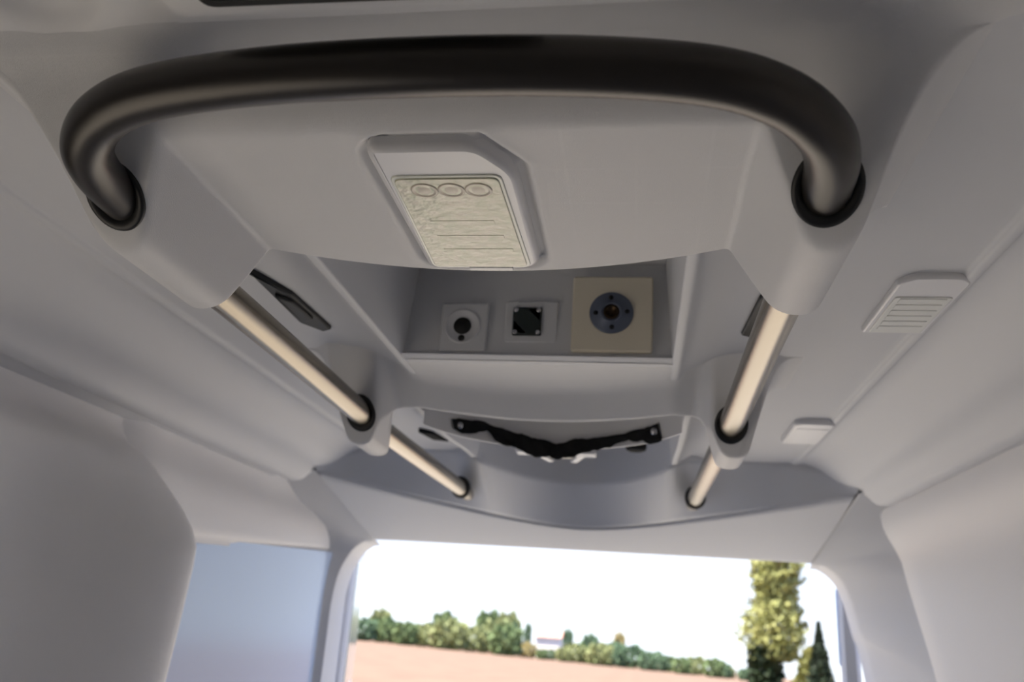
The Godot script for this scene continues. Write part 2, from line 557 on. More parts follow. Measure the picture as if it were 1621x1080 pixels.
func console() -> void:
	var c := thing("ceiling_console", "large white moulded ceiling console with lobed ends and two open storage recesses", "console", V(0, 0.3, -1.0))
	# --- front housing: flat underside between two lobes, 45 degree front, bowed lip at the back
	var st := tool()
	var across := refine(half_rows(chamfered(rounded([Vector2(0, 0.309), Vector2(0.204, 0.3085), Vector2(0.2405, 0.2475), Vector2(0.272, 0.2475), Vector2(0.293, 0.312), Vector2(0.318, 0.345), Vector2(0.36, 0.347)],
		[0, 0.005, 0.016, 0.018, 0.03, 0.02, 0], 8), 0.012)), 0.003)
	var cols := []
	for p in across:
		var ax := absf(p.x)
		var dep := maxf(0.0, 0.345 - p.y)
		var zl := -0.655 - 0.05 * (1.0 - pow(minf(ax / 0.204, 1.0), 2.0)) + 0.004 * smoothstep(0.22, 0.25, ax)
		var soft := minf(0.011, dep * 0.6)
		var zv := rounded([Vector2(-0.397, 0.345), Vector2(-0.427, 0.345), Vector2(-0.4275 - dep, p.y), Vector2(zl, p.y), Vector2(zl - 0.002, maxf(0.352, p.y + 0.001))],
			[0, 0.018, soft, minf(0.004, dep * 0.3), 0], 8)
		var fine := PackedVector2Array()
		for i in zv.size() - 1:
			var n := 1
			if i == 8: n = 4
			if i == 16: n = 74
			if i == 24: n = 3
			for k in n: fine.append(zv[i].lerp(zv[i + 1], k / float(n)))
		fine.append(zv[zv.size() - 1])
		var col := PackedVector3Array()
		for q in fine: col.append(V(p.x, q.y + pocket(p.x, q.x), q.x))
		cols.append(col)
	sheet(st, cols, true)
	obj("front_housing", st, M.plastic, c)

	# --- deck beside the two recesses
	for s in [-1, 1]:
		st = tool()
		var rows := []
		for j in 68:
			var z := lerpf(-0.40, -1.775, j / 67.0)
			var t := smoothstep(-1.10, -1.2, z)
			var rx := lerpf(0.172, 0.197, t)
			var ry := lerpf(0.347, lerpf(0.3145, 0.298, t) + 0.016 * smoothstep(-1.35, -1.66, z) + 0.03 * smoothstep(-1.66, -1.70, z), smoothstep(-0.50, -0.60, z))
			var row := PackedVector3Array()
			for p in rounded([Vector2(rx - 0.004, 0.362), Vector2(rx - 0.001, ry), Vector2(rx + 0.009, ry), Vector2(rx + 0.02, minf(ry + 0.012, 0.3465)), Vector2(0.262, 0.3455), Vector2(0.36, 0.345), Vector2(0.432, 0.345)],
				[0, 0.003, 0.004, 0.02, 0.05, 0.02, 0], 6):
				row.append(V(s * p.x, p.y, z))
			rows.append(row)
		sheet(st, rows, s < 0)
		obj("deck", st, M.liner, c)

	# --- first recess: tray walls, back wall with the sockets, small ledge
	st = tool()
	var lay := []
	for e in [[0.0, 0.172, 0.3165, -1.10], [0.2, 0.1695, 0.33, -0.992], [1.0, 0.160, 0.45, -1.002]]:
		pass
	for s in [-1, 1]:
		quad(st, V(s * 0.1715, 0.316, -0.62), V(s * 0.163, 0.45, -0.62), V(s * 0.163, 0.45, -1.004), V(s * 0.1715, 0.316, -1.10), 1 if s < 0 else 2)
	quad(st, V(-0.18, 0.45, -0.62), V(0.18, 0.45, -0.62), V(0.18, 0.45, -1.01), V(-0.18, 0.45, -1.01), 3)
	quad(st, V(-0.18, 0.324, -0.64), V(0.18, 0.324, -0.64), V(0.18, 0.45, -0.64), V(-0.18, 0.45, -0.64), 4)
	obj("tray_wall", st, M.liner, c)
	st = tool()
	var rows2 := []
	for q in rounded([Vector2(-1.003, 0.46), Vector2(-0.991, 0.322), Vector2(-0.985, 0.3185), Vector2(-1.004, 0.3148), Vector2(-1.02, 0.3152)], [0, 0.004, 0.002, 0.003, 0], 5):
		var row := PackedVector3Array()
		for i in 25:
			row.append(V(lerpf(-0.171, 0.171, i / 24.0), q.y, q.x))
		rows2.append(row)
	sheet(st, rows2)
	obj("socket_wall", st, M.liner, c)

	# --- bridge between the recesses, with two lobes for the rails
	st = tool()
	across = half_rows(chamfered(rounded([Vector2(0, 0.280), Vector2(0.210, 0.2815), Vector2(0.2415, 0.2240), Vector2(0.2735, 0.2240), Vector2(0.293, 0.30), Vector2(0.312, 0.343), Vector2(0.345, 0.3455)],
		[0, 0.010, 0.014, 0.014, 0.03, 0.02, 0], 8), 0.012))
	cols = []
	for p in across:
		var ax := absf(p.x)
		var y0 := along([0.0, 0.172, 0.182, 0.192, 0.225, 0.262, 0.36], [0.3150, 0.3150, 0.3155, 0.3275, 0.339, 0.3465, 0.3465], ax)
		var bow := 1.0 - pow(minf(ax / 0.208, 1.0), 2.0)
		var zl := -1.102 - 0.080 * bow - 0.098 * smoothstep(0.211, 0.243, ax)
		var dep := maxf(0.0, y0 - p.y)
		var lobe := smoothstep(0.205, 0.228, ax) * smoothstep(0.315, 0.288, ax)
		var zb := -1.052 - 0.075 * bow + 0.02 * lobe
		var run := lerpf(dep * 1.4, dep * 0.7, lobe)
		var zv := rounded([Vector2(lerpf(-1.0, zb + 0.02, smoothstep(0.172, 0.2, ax)), y0), Vector2(zb, y0), Vector2(minf(zb - run, zb - 0.001), p.y), Vector2(minf(zl, zb - run - 0.004), p.y), Vector2(minf(zl, zb - run - 0.004) - 0.002, maxf(0.352, p.y + 0.001))],
			[0, 0.016, minf(0.006, dep * 0.5), minf(0.003, dep * 0.3), 0], 8)
		var col := PackedVector3Array()
		for i in zv.size() - 1:
			var n := 1
			if i == 0: n = 3
			if i == 8: n = 4
			if i == 16: n = 5
			if i == 24: n = 3
			for k in n:
				var q := zv[i].lerp(zv[i + 1], k / float(n))
				col.append(V(p.x, q.y, q.x))
		col.append(V(p.x, zv[zv.size() - 1].y, zv[zv.size() - 1].x))
		cols.append(col)
	sheet(st, cols, true)
	obj("bridge", st, M.plastic, c)

	# --- second recess: bowed fascia that carries the strap, side walls, roof
	st = tool()
	var bot := []
	var rows3 := []
	for q in rounded([Vector2(0.0, 0.40), Vector2(0.0, 0.2715), Vector2(-0.006, 0.2715), Vector2(-0.007, 0.40)], [0, 0.002, 0.002, 0], 4):
		var row := PackedVector3Array()
		for i in 41:
			var x := lerpf(-0.194, 0.194, i / 40.0)
			row.append(V(x, q.y + 0.006 * pow(absf(x) / 0.194, 6.0), fascia_z(x) + q.x))
		rows3.append(row)
	sheet(st, rows3)
	obj("pocket_fascia", st, M.smooth_white, c)
	st = tool()
	for s in [-1, 1]:
		quad(st, V(s * 0.1965, 0.299, -1.19), V(s * 0.19, 0.45, -1.19), V(s * 0.19, 0.45, -1.70), V(s * 0.1965, 0.316, -1.70), 1 if s < 0 else 2)
	quad(st, V(-0.2, 0.45, -1.19), V(0.2, 0.45, -1.19), V(0.2, 0.45, -2.0), V(-0.2, 0.45, -2.0), 3)
	rows3 = []
	for q in [Vector2(0.012, 0.45), Vector2(0.006, 0.36), Vector2(0.001, 0.316)]:
		var row := PackedVector3Array()
		for i in 41:
			var x := lerpf(-0.199, 0.199, i / 40.0)
			row.append(V(x, q.y, hump_z(x) + q.x))
		rows3.append(row)
	sheet(st, rows3)
	obj("rear_tray_wall", st, M.liner, c)

	# --- rear housing: from the recess edge and deck down to the seam over the rear opening
	st = tool()
	var rows4 := []
	for i in 81:
		var x := lerpf(-0.557, 0.557, i / 80.0)
		var ax := absf(x)
		var u := Vector2(hump_z(x), along([0, 0.190, 0.2, 0.225, 0.27, 0.40, 0.5, 0.557], [0.313, 0.312, 0.313, 0.333, 0.344, 0.344, 0.325, 0.290], ax))
		var s := seam(x)
		var mid := u.lerp(s, 0.5) + Vector2(-0.008, -0.004)
		var up := u + Vector2(0.002, 0.02)
		var col := PackedVector3Array()
		col.append(V(x, up.y, up.x))
		for k in 18:
			var t := k / 17.0
			var q := u.lerp(mid, t).lerp(mid.lerp(s, t), t)
			col.append(V(x, q.y, q.x))
		col.append(V(x, s.y + 0.002, s.x - 0.004))
		col.append(V(x, s.y + 0.02, s.x - 0.006))
		rows4.append(col)
	sheet(st, rows4, true)
	obj("rear_housing", st, M.liner, c)

func fascia_z(x: float) -> float:
	return -1.205 - 0.128 * (1.0 - pow(absf(x) / 0.2, 2.0))

func hump_z(x: float) -> float:
	var ax := absf(x)
	if ax < 0.199: return -1.66 - 0.262 * pow(1.0 - pow(ax / 0.199, 2.0), 0.8)
	return along([0.199, 0.22, 0.27, 0.4, 0.5, 0.557], [-1.66, -1.70, -1.745, -1.755, -1.735, -1.71], ax)

func seam(x: float) -> Vector2:
	var t := absf(x) / 0.557
	var u := (sqrt(t * t + 0.06) - sqrt(0.06)) / (sqrt(1.06) - sqrt(0.06))
	return Vector2(lerpf(-1.995, -1.722, u), lerpf(0.2225, 0.282, u))

# ---------------------------------------------------------------- trim round the rear opening
func rear_trim() -> void:
	var st := tool()
	var rows := []
	for i in 61:
		var u := lerpf(-1, 1, i / 60.0)
		var s := seam(u * 0.557)
		var e := pow(absf(u), 6.0)
		var top := Vector2(-2.13, 0.1815 - 0.002 * e)
		var xa := u * 0.555
		var xb := u * 0.540
		var mid := s.lerp(top, 0.55) + Vector2(-0.01, -0.006)
		var col := PackedVector3Array()
		col.append(V(xa, s.y + 0.02, s.x - 0.011))
		col.append(V(xa, s.y + 0.001, s.x - 0.010))
		for k in 14:
			var t := 0.03 + 0.97 * k / 13.0
			var q := s.lerp(mid, t).lerp(mid.lerp(top, t), t)
			col.append(V(lerpf(xa, xb, t), q.y, q.x))
		col.append(V(xb, top.y + 0.001, -2.137))
		col.append(V(xb, top.y + 0.006, -2.15))
		col.append(V(xb, top.y + 0.02, -2.26))
		rows.append(col)
	sheet(st, rows, true)
	struct("trim_3", st, M.liner, "curved white header panel over the rear opening under its seam", "header")
	for s in [-1, 1]:
		st = tool()
		# inner edge: side seam, rounded corner of the opening, jamb; outer edge: cornice end, edge of the wall lining
		var inner: Array
		var outer: Array
		if s < 0:
			inner = [V(-0.5595, 0.283, -1.72), V(-0.556, 0.257, -1.85), V(-0.549, 0.222, -2.0), V(-0.5435, 0.181, -2.13), V(-0.566, 0.174, -2.13), V(-0.588, 0.158, -2.13), V(-0.604, 0.132, -2.125), V(-0.613, 0.095, -2.105), V(-0.618, 0.03, -2.09), V(-0.618, -0.1, -2.085), V(-0.618, -0.8, -2.085)]
			outer = [V(-0.64, 0.32, -1.68), V(-0.665, 0.285, -1.78), V(-0.665, 0.245, -1.88), V(-0.66, 0.22, -1.96), V(-0.66, 0.20, -2.02), V(-0.658, 0.17, -2.06), V(-0.656, 0.135, -2.07), V(-0.652, 0.095, -2.06), V(-0.65, 0.03, -2.05), V(-0.65, -0.1, -2.05), V(-0.65, -0.8, -2.05)]
		else:
			inner = [V(0.5595, 0.283, -1.72), V(0.556, 0.257, -1.85), V(0.549, 0.222, -2.0), V(0.5435, 0.1815, -2.13), V(0.568, 0.176, -2.13), V(0.592, 0.162, -2.13), V(0.613, 0.138, -2.13), V(0.628, 0.10, -2.13), V(0.644, 0.03, -2.13), V(0.672, -0.1, -2.13), V(0.76, -0.8, -2.13)]
			outer = [V(0.64, 0.32, -1.68), V(0.70, 0.285, -1.80), V(0.68, 0.235, -1.87), V(0.685, 0.21, -1.87), V(0.69, 0.18, -1.86), V(0.69, 0.15, -1.85), V(0.692, 0.11, -1.84), V(0.694, 0.06, -1.82), V(0.698, -0.03, -1.76), V(0.71, -0.15, -1.72), V(0.78, -0.8, -1.70)]
		var a := spline(inner, 6)
		var b := spline(outer, 6)
		rows = []
		for k in a.size():
			var row := PackedVector3Array()
			var down: float = smoothstep(0.25, 0.35, k / float(a.size()))
			row.append(a[k] + Vector3(s * 0.03, 0.02, -0.01).lerp(Vector3(s * 0.01, 0, -0.13), down))
			row.append(a[k] + Vector3(s * 0.002, 0.002, -0.008).lerp(Vector3(s * 0.001, 0, -0.03), down))
			row.append(a[k] + Vector3(0, 0, -0.004))
			var bend := Vector3(0, 0, -0.05) if s > 0 else Vector3(0, 0, -0.004)
			var mid := a[k].lerp(b[k], 0.5) + Vector3(s * 0.012, 0.012, 0) * (1.0 - down) + bend * down
			for i in 15:
				var t := i / 14.0
				row.append(a[k].lerp(mid, t).lerp(mid.lerp(b[k], t), t))
			rows.append(row)
		sheet(st, rows, s > 0)
		struct("trim_%d" % (4 if s < 0 else 5), st, M.liner, "white %s corner trim and jamb of the rear opening" % ("left" if s < 0 else "right"), "pillar")

# ---------------------------------------------------------------- tubes
func collar(c: Vector3, slope: float, rx: float, rv: float, inner: float, parent: Node3D) -> void:
	var st := tool()
	var ey := Vector3(0, cos(slope), sin(slope))
	var n := Vector3(0, -sin(slope), cos(slope))
	var iv := inner / cos(slope) * 0.74
	inner *= 0.93
	lathe(st, c, Vector3.RIGHT, ey, n, [[Vector2(inner, iv) * 1.0, -0.012], [Vector2(inner, iv) * 1.02, 0.0], [Vector2(inner, iv) * 1.06, 0.0018], [Vector2(lerpf(inner, rx, 0.6), lerpf(iv, rv, 0.6)), 0.0032], [Vector2(rx, rv) * 0.97, 0.0026], [Vector2(rx, rv), 0.0008], [Vector2(rx, rv), -0.006]], 48)
	obj("collar", st, M.rubber, parent)

func handle_and_rails() -> void:
	var h := thing("grab_bar", "thick dark curved grab bar across the front of the ceiling console", "grab bar", V(0, 0.29, -0.378))
	var half := [Vector3(0.25, 0.278, -0.60), Vector3(0.25, 0.279, -0.55), Vector3(0.2495, 0.2795, -0.505), Vector3(0.2465, 0.2805, -0.468), Vector3(0.2345, 0.283, -0.438), Vector3(0.208, 0.2885, -0.4135), Vector3(0.165, 0.2925, -0.397), Vector3(0.09, 0.2925, -0.385)]
	var pts := []
	for p in half: pts.append(V(-p.x, p.y, p.z))
	pts.append(V(0, 0.291, -0.3795))
	for i in range(half.size() - 1, -1, -1): pts.append(V(half[i].x, half[i].y, half[i].z))
	var st := tool()
	tube(st, spline(pts, 10), 0.0165, 48)
	obj("tube", st, M.handle, h)
	for s in [-1, 1]:
		collar(V(s * 0.2495, 0.2775, -0.496), deg_to_rad(45), 0.0228, 0.0272, 0.0165, h)
	for s in [-1, 1]:
		var r := thing("grab_rail", "brushed steel grab rail on the %s side running back through the console bridge" % ("left" if s < 0 else "right"), "rail", V(s * 0.25, 0.265, -1.2), "steel ceiling rails")
		st = tool()
		tube(st, spline([V(s * 0.25, 0.270, -0.602), V(s * 0.25, 0.2685, -0.75), V(s * 0.2505, 0.2625, -1.08), V(s * 0.2505, 0.262, -1.2), V(s * 0.25, 0.2705, -1.81), V(s * 0.25, 0.2715, -1.85)], 8), 0.016, 40)
		obj("tube", st, M.steel, r)
		collar(V(s * 0.2505, 0.2622, -1.087), deg_to_rad(35), 0.0215, 0.0275, 0.016, r)
		collar(V(s * 0.25, 0.2702, -1.782), deg_to_rad(40), 0.0215, 0.026, 0.016, r)

# ---------------------------------------------------------------- lamps, covers and vents
func lamps() -> void:
	# dome lamp in the front housing
	var D := Vector3.DOWN
	var l := thing("dome_lamp", "dome lamp with textured clear lens in the middle of the front housing", "lamp", V(-0.008, 0.309, -0.59))
	var o := V(0, 0.309, 0)
	var outl := round_poly([Vector2(-0.056, -0.481), Vector2(0.020, -0.481), Vector2(0.043, -0.516), Vector2(0.043, -0.685), Vector2(-0.060, -0.685), Vector2(-0.060, -0.490)], [0.012, 0.012, 0.014, 0.022, 0.016, 0.008])
	var st := tool()
	slab(st, outl, o + Vector3(0, 0.004, 0), Vector3.RIGHT, Vector3.BACK, D, 0.0105, 0.005)
	obj("bezel", st, M.smooth_white, l)
	st = tool()
	slab(st, round_poly([Vector2(-0.051, -0.516), Vector2(0.032, -0.516), Vector2(0.035, -0.677), Vector2(-0.055, -0.677)], [0.008]), o + Vector3(0, -0.0064, 0), Vector3.RIGHT, Vector3.BACK, D, 0.0012, 0.0008)
	obj("lens_rim", st, M.clear, l)
	st = tool()
	slab(st, round_poly([Vector2(-0.0485, -0.519), Vector2(0.0295, -0.519), Vector2(0.032, -0.674), Vector2(-0.052, -0.674)], [0.007]), o + Vector3(0, -0.0075, 0), Vector3.RIGHT, Vector3.BACK, D, 0.0012, 0.0006)
	var lens := obj("lens", st, M.lens, l)
	for k in 3:
		st = tool()
		var cx := -0.0285 + 0.0205 * k
		lathe(st, V(cx, 0.309 - 0.0085, -0.535), Vector3.RIGHT, Vector3.BACK, D, [[0.0105, 0.0], [0.0102, 0.0007], [0.0088, 0.0008], [0.0072, 0.0001], [0.0062, 0.0001], [0.003, 0.0004], [0.0, 0.0005]], 32)
		obj("reflector", st, M.reflector, lens)
	for k in 3:
		st = tool()
		box(st, V(-0.036, 0.3, -0.590 - 0.026 * k), V(0.016 + 0.004 * k, 0.3005, -0.584 - 0.026 * k), 0.0003)
		obj("prism_rib", st, M.lens, lens)
	st = tool()
	box(st, V(-0.022, 0.3012, -0.6845), V(0.018, 0.3035, -0.6785), 0.001)
	obj("catch", st, M.smooth_white, l)
	# side lamp on the deck, right
	l = thing("side_lamp", "flat rectangular lamp with pale ribbed lens on the right ceiling panel", "lamp", V(0.415, 0.345, -0.87), "")
	o = V(0, 0.345, 0)
	outl = round_poly([Vector2(0.393, -0.785), Vector2(0.438, -0.785), Vector2(0.449, -0.796), Vector2(0.449, -0.944), Vector2(0.381, -0.944), Vector2(0.381, -0.80)], [0.006])
	st = tool()
	slab(st, outl, o + Vector3(0, 0.002, 0), Vector3.RIGHT, Vector3.BACK, D, 0.008, 0.003)
	obj("bezel", st, M.smooth_white, l)
	st = tool()
	slab(st, round_poly([Vector2(0.3875, -0.832), Vector2(0.443, -0.832), Vector2(0.443, -0.938), Vector2(0.3875, -0.938)], [0.004]), o + Vector3(0, -0.0057, 0), Vector3.RIGHT, Vector3.BACK, D, 0.0015, 0.001)
	lens = obj("lens", st, M.lens_white, l)
	for k in 6:
		st = tool()
		box(st, V(0.393, 0.3372, -0.925 + 0.016 * k), V(0.438, 0.3380, -0.915 + 0.016 * k), 0.0004)
		obj("prism_rib", st, M.lens_white, lens)
	# blank cover further back
	l = thing("blank_cover", "small blank white cover plate on the right ceiling panel near the rear", "cover", V(0.41, 0.345, -1.46))
	st = tool()
	slab(st, round_poly([Vector2(0.393, -1.375), Vector2(0.44, -1.375), Vector2(0.449, -1.388), Vector2(0.449, -1.53), Vector2(0.384, -1.53), Vector2(0.384, -1.39)], [0.008]), o + Vector3(0, 0.002, 0), Vector3.RIGHT, Vector3.BACK, D, 0.011, 0.004)
	obj("plate", st, M.smooth_white, l)
	st = tool()
	slab(st, round_poly([Vector2(0.391, -1.41), Vector2(0.444, -1.41), Vector2(0.444, -1.524), Vector2(0.391, -1.524)], [0.005]), o + Vector3(0, -0.0085, 0), Vector3.RIGHT, Vector3.BACK, D, 0.001, 0.0006)
	obj("inset", st, M.smooth_white, l)
	# dark clips on the deck beside the rails
	for s in [-1, 1]:
		var lab := "black wedge shaped clip plate on the ceiling beside the left steel rail" if s < 0 else "black clip plate half hidden behind the right steel rail"
		l = thing("clip_plate", lab, "clip", V(s * 0.272, 0.343, -0.88), "black ceiling clips")
		st = tool()
		var poly := [Vector2(s * 0.285, -0.775), Vector2(s * 0.262, -0.838), Vector2(s * 0.256, -0.953), Vector2(s * 0.270, -0.962), Vector2(s * 0.289, -0.93)]
		if s > 0:
			for i in poly.size(): poly[i] -= Vector2(0.007, 0.0)
		slab(st, round_poly(poly, [0.003]), V(0, 0.347, 0), Vector3.RIGHT, Vector3.BACK, D, 0.010, 0.002)
		obj("plate", st, M.black, l)
		st = tool()
		slab(st, round_poly([Vector2(s * 0.280, -0.83), Vector2(s * 0.266, -0.85), Vector2(s * 0.263, -0.91), Vector2(s * 0.280, -0.92)], [0.004]), V(0, 0.3372, 0), Vector3.RIGHT, Vector3.BACK, D, 0.004, 0.002)
		obj("catch", st, M.black, l)
	# small black clip at the left of the second recess
	st = tool()
	slab(st, round_poly([Vector2(-0.290, -1.535), Vector2(-0.262, -1.545), Vector2(-0.244, -1.612), Vector2(-0.276, -1.602)], [0.004]), V(0, 0.347, 0), Vector3.RIGHT, Vector3.BACK, D, 0.012, 0.003)
	tag(obj("clip_plate", st, M.web), "small black clip plate behind the bridge by the left rail", "clip", "black ceiling clips")
	# dark display in the ceiling pad in front of the handle
	l = thing("display_panel", "dark rectangular display panel let into the ceiling above the dark grab bar", "panel", V(0, 0.335, -0.32))
	st = tool()
	slab(st, round_poly([Vector2(-0.127, -0.3725), Vector2(0.075, -0.3745), Vector2(0.075, -0.26), Vector2(-0.127, -0.26)], [0.010]), V(0, 0.338, 0), Vector3.RIGHT, Vector3.BACK, D, 0.006, 0.002)
	obj("frame", st, M.black, l)
	st = tool()
	slab(st, round_poly([Vector2(-0.120, -0.366), Vector2(0.067, -0.367), Vector2(0.067, -0.268), Vector2(-0.120, -0.268)], [0.006]), V(0, 0.3322, 0), Vector3.RIGHT, Vector3.BACK, D, 0.001, 0.0005)
	obj("screen", st, M.screen, l)

# ---------------------------------------------------------------- sockets on the back wall of the first recess
func wall_z(y: float) -> float:
	return lerpf(-0.991, -1.003, (y - 0.322) / 0.138)

func plate(parent: Node3D, called: String, cx: float, cy: float, w: float, hh: float, r: float, thick: float, m: Material, lift := 0.0) -> MeshInstance3D:
	var st := tool()
	var p := round_poly([Vector2(-w, -hh), Vector2(w, -hh), Vector2(w, hh), Vector2(-w, hh)], [r])
	slab(st, p, V(cx, cy, wall_z(cy) - 0.001 + lift), Vector3.RIGHT, Vector3.UP, Vector3.BACK, thick, minf(0.002, thick * 0.5))
	return obj(called, st, m, parent)

func disc(parent: Node3D, called: String, cx: float, cy: float, prof: Array, m: Material, lift: float, level := 0.366) -> MeshInstance3D:
	var st := tool()
	lathe(st, V(cx, cy, wall_z(level) + lift), Vector3.RIGHT, Vector3.UP, Vector3.BACK, prof, 36)
	return obj(called, st, m, parent)

func sockets() -> void:
	var t := thing("wall_socket", "white round socket plate with black centre in the front recess", "socket", V(-0.095, 0.358, -0.994), "sockets in the front recess")
	plate(t, "plate", -0.093, 0.3565, 0.0305, 0.033, 0.004, 0.007, M.liner)
	disc(t, "ring", -0.0945, 0.357, [[0.0235, 0.0], [0.0233, 0.0016], [0.0215, 0.0022], [0.0205, 0.0012], [0.0, 0.0012]], M.liner, 0.006, 0.3565)
	disc(t, "pin_hole", -0.0945, 0.357, [[0.0115, 0.0], [0.0113, 0.0008], [0.0, 0.0008]], M.hole, 0.0072, 0.3565)
	disc(t, "key_hole", -0.0945, 0.3405, [[0.0044, 0.0], [0.0042, 0.0008], [0.0, 0.0008]], M.hole, 0.0072, 0.3565)
	t = thing("connector_plate", "square dark green connector plate held by four screws between the two sockets", "connector", V(-0.008, 0.366, -0.994), "sockets in the front recess")
	plate(t, "backing", -0.0065, 0.3655, 0.034, 0.0285, 0.005, 0.004, M.liner)
	plate(t, "board", -0.0115, 0.3655, 0.0185, 0.019, 0.002, 0.004, M.board, 0.004)
	for a in [[-1, -1], [1, -1], [1, 1], [-1, 1]]:
		disc(t, "screw", -0.0115 + a[0] * 0.0145, 0.3655 + a[1] * 0.0150, [[0.0032, 0.0], [0.0031, 0.001], [0.0018, 0.0018], [0.0, 0.002]], M.screw, 0.0065)
	t = thing("mounting_board", "square cream board with a blue grey metal flange in the front recess", "board", V(0.096, 0.375, -0.994), "sockets in the front recess")
	plate(t, "board", 0.0965, 0.3755, 0.0505, 0.0505, 0.004, 0.012, M.cream)
	disc(t, "flange", 0.0955, 0.376, [[0.0275, 0.0], [0.0275, 0.003], [0.0265, 0.004], [0.0145, 0.0042], [0.0135, 0.006], [0.0105, 0.006], [0.0095, 0.002], [0.0, 0.001]], M.flange, 0.010, 0.3755)
	disc(t, "bore", 0.0955, 0.376, [[0.0098, 0.006], [0.0085, 0.0068], [0.0065, 0.0064], [0.0055, 0.003], [0.0, 0.0025]], M.bore, 0.0102, 0.3755)
	for a in 4:
		var an := TAU * a / 4 + 0.05
		disc(t, "bolt_hole", 0.0955 + cos(an) * 0.0198, 0.376 + sin(an) * 0.0198, [[0.0030, 0.0], [0.0028, 0.0006], [0.0, 0.0006]], M.hole, 0.0142, 0.3755)

# ---------------------------------------------------------------- strap, bracket and knob in the second recess
func strap_and_bracket() -> void:
	var t := thing("webbing_strap", "crumpled black webbing strap fixed across the rear recess by two studs", "strap", V(0, 0.29, -1.3))
	var n := FastNoiseLite.new()
	n.seed = 4
	n.frequency = 18.0
	var rows := []
	var top := [[-0.158, 0.2955], [-0.148, 0.298], [-0.13, 0.296], [-0.112, 0.2985], [-0.095, 0.2925], [-0.075, 0.2905], [-0.055, 0.2895], [-0.035, 0.2845], [-0.012, 0.2825], [0.0, 0.2775], [0.012, 0.280], [0.03, 0.2865], [0.055, 0.2865], [0.08, 0.2865], [0.11, 0.2885], [0.14, 0.2925], [0.152, 0.2955], [0.160, 0.298]]
	var bot := [[-0.155, 0.281], [-0.143, 0.2785], [-0.128, 0.281], [-0.108, 0.2905], [-0.090, 0.2755], [-0.070, 0.2745], [-0.058, 0.272], [-0.033, 0.2645], [-0.010, 0.2655], [0.0, 0.2595], [0.012, 0.263], [0.03, 0.267], [0.055, 0.2725], [0.08, 0.2735], [0.11, 0.2805], [0.137, 0.2765], [0.148, 0.270], [0.166, 0.274]]
	for i in top.size() * 4 - 3:
		var k := mini(i / 4, top.size() - 2)
		var f := i / 4.0 - k
		var xa := lerpf(top[k][0], top[k + 1][0], f)
		var ya := lerpf(top[k][1], top[k + 1][1], f)
		var xb := lerpf(bot[k][0], bot[k + 1][0], f)
		var yb := lerpf(bot[k][1], bot[k + 1][1], f)
		var mid_y := (ya + yb) / 2
		var grow := lerpf(1.12, 1.5, smoothstep(0.15, 0.12, absf(xa)))
		mid_y += 0.0085 * smoothstep(0.12, 0.03, absf(xa))
		ya = mid_y + (ya - mid_y) * grow + 0.0012 * n.get_noise_2d(xa * 6.0, 5.0)
		yb = mid_y + (yb - mid_y) * grow + 0.004 * n.get_noise_2d(xb * 5.0, 9.0)
		var row := PackedVector3Array()
		for j in 7:
			var v := j / 6.0
			var x := lerpf(xa, xb, v)
			var y := lerpf(ya, yb, v)
			var calm := smoothstep(0.165, 0.12, absf(x))
			row.append(V(x, y + 0.001 * n.get_noise_2d(x * 9.0, v), fascia_z(x) + 0.004 + calm * (0.008 + 0.009 * n.get_noise_2d(x * 3.0, v * 0.06 + 2.0))))
		for j in range(6, -1, -1):
			var q := row[j]
			row.append(q + Vector3(0, 0, -0.0025))
		rows.append(row)
	var st := tool()
	sheet(st, rows, false, true)
	obj("webbing", st, M.web, t)
	for p in [[-0.1475, 0.2885], [0.1555, 0.287]]:
		st = tool()
		lathe(st, V(p[0], p[1], fascia_z(p[0]) + 0.004), Vector3.RIGHT, Vector3.UP, Vector3.BACK, [[0.0062, 0.0], [0.0060, 0.002], [0.0045, 0.0035], [0.002, 0.0043], [0.0, 0.0045]], 24)
		obj("stud", st, M.screw, t)
	# folded white bracket behind the fascia
	t = thing("folding_bracket", "white folding bracket with splayed legs under the strap in the rear recess", "bracket", V(-0.01, 0.31, -1.58))
	st = tool()
	box(st, V(-0.102, 0.3115, -1.60), V(0.052, 0.320, -1.565), 0.002)
	obj("bar", st, M.smooth_white, t)
	for s in [-1, 1]:
		st = tool()
		var a := V(-0.018 + s * 0.061, 0.320, -1.56)
		var b := V(-0.017 + s * 0.022, 0.3105, -1.64)
		var dir := (b - a).normalized()
		box(st, Vector3(-0.007, -0.003, 0), Vector3(0.007, 0.003, a.distance_to(b)), 0.0015, Transform3D(Basis.looking_at(-dir, Vector3.UP), a))
		obj("leg", st, M.smooth_white, t)
	st = tool()
	box(st, V(-0.036, 0.3135, -1.632), V(0.006, 0.3205, -1.60), 0.0015)
	obj("tab", st, M.cream, t)
	t = thing("knob", "round black knob under the right end of the strap in the rear recess", "knob", V(0.127, 0.315, -1.5))
	st = tool()
	lathe(st, V(0.127, 0.345, -1.5), Vector3.RIGHT, Vector3.BACK, Vector3.DOWN, [[0.019, 0.0], [0.019, 0.032], [0.0175, 0.036], [0.012, 0.0385], [0.0, 0.039]], 36)
	obj("cap", st, M.web, t)
	st = tool()
	lathe(st, V(0.127, 0.45, -1.5), Vector3.RIGHT, Vector3.BACK, Vector3.DOWN, [[0.008, 0.0], [0.008, 0.106]], 20)
	obj("stem", st, M.black, t)

# ---------------------------------------------------------------- outside
func ground_y(x: float, z: float) -> float:
	return -1.9 + 0.0292 * z - 0.0268 * x

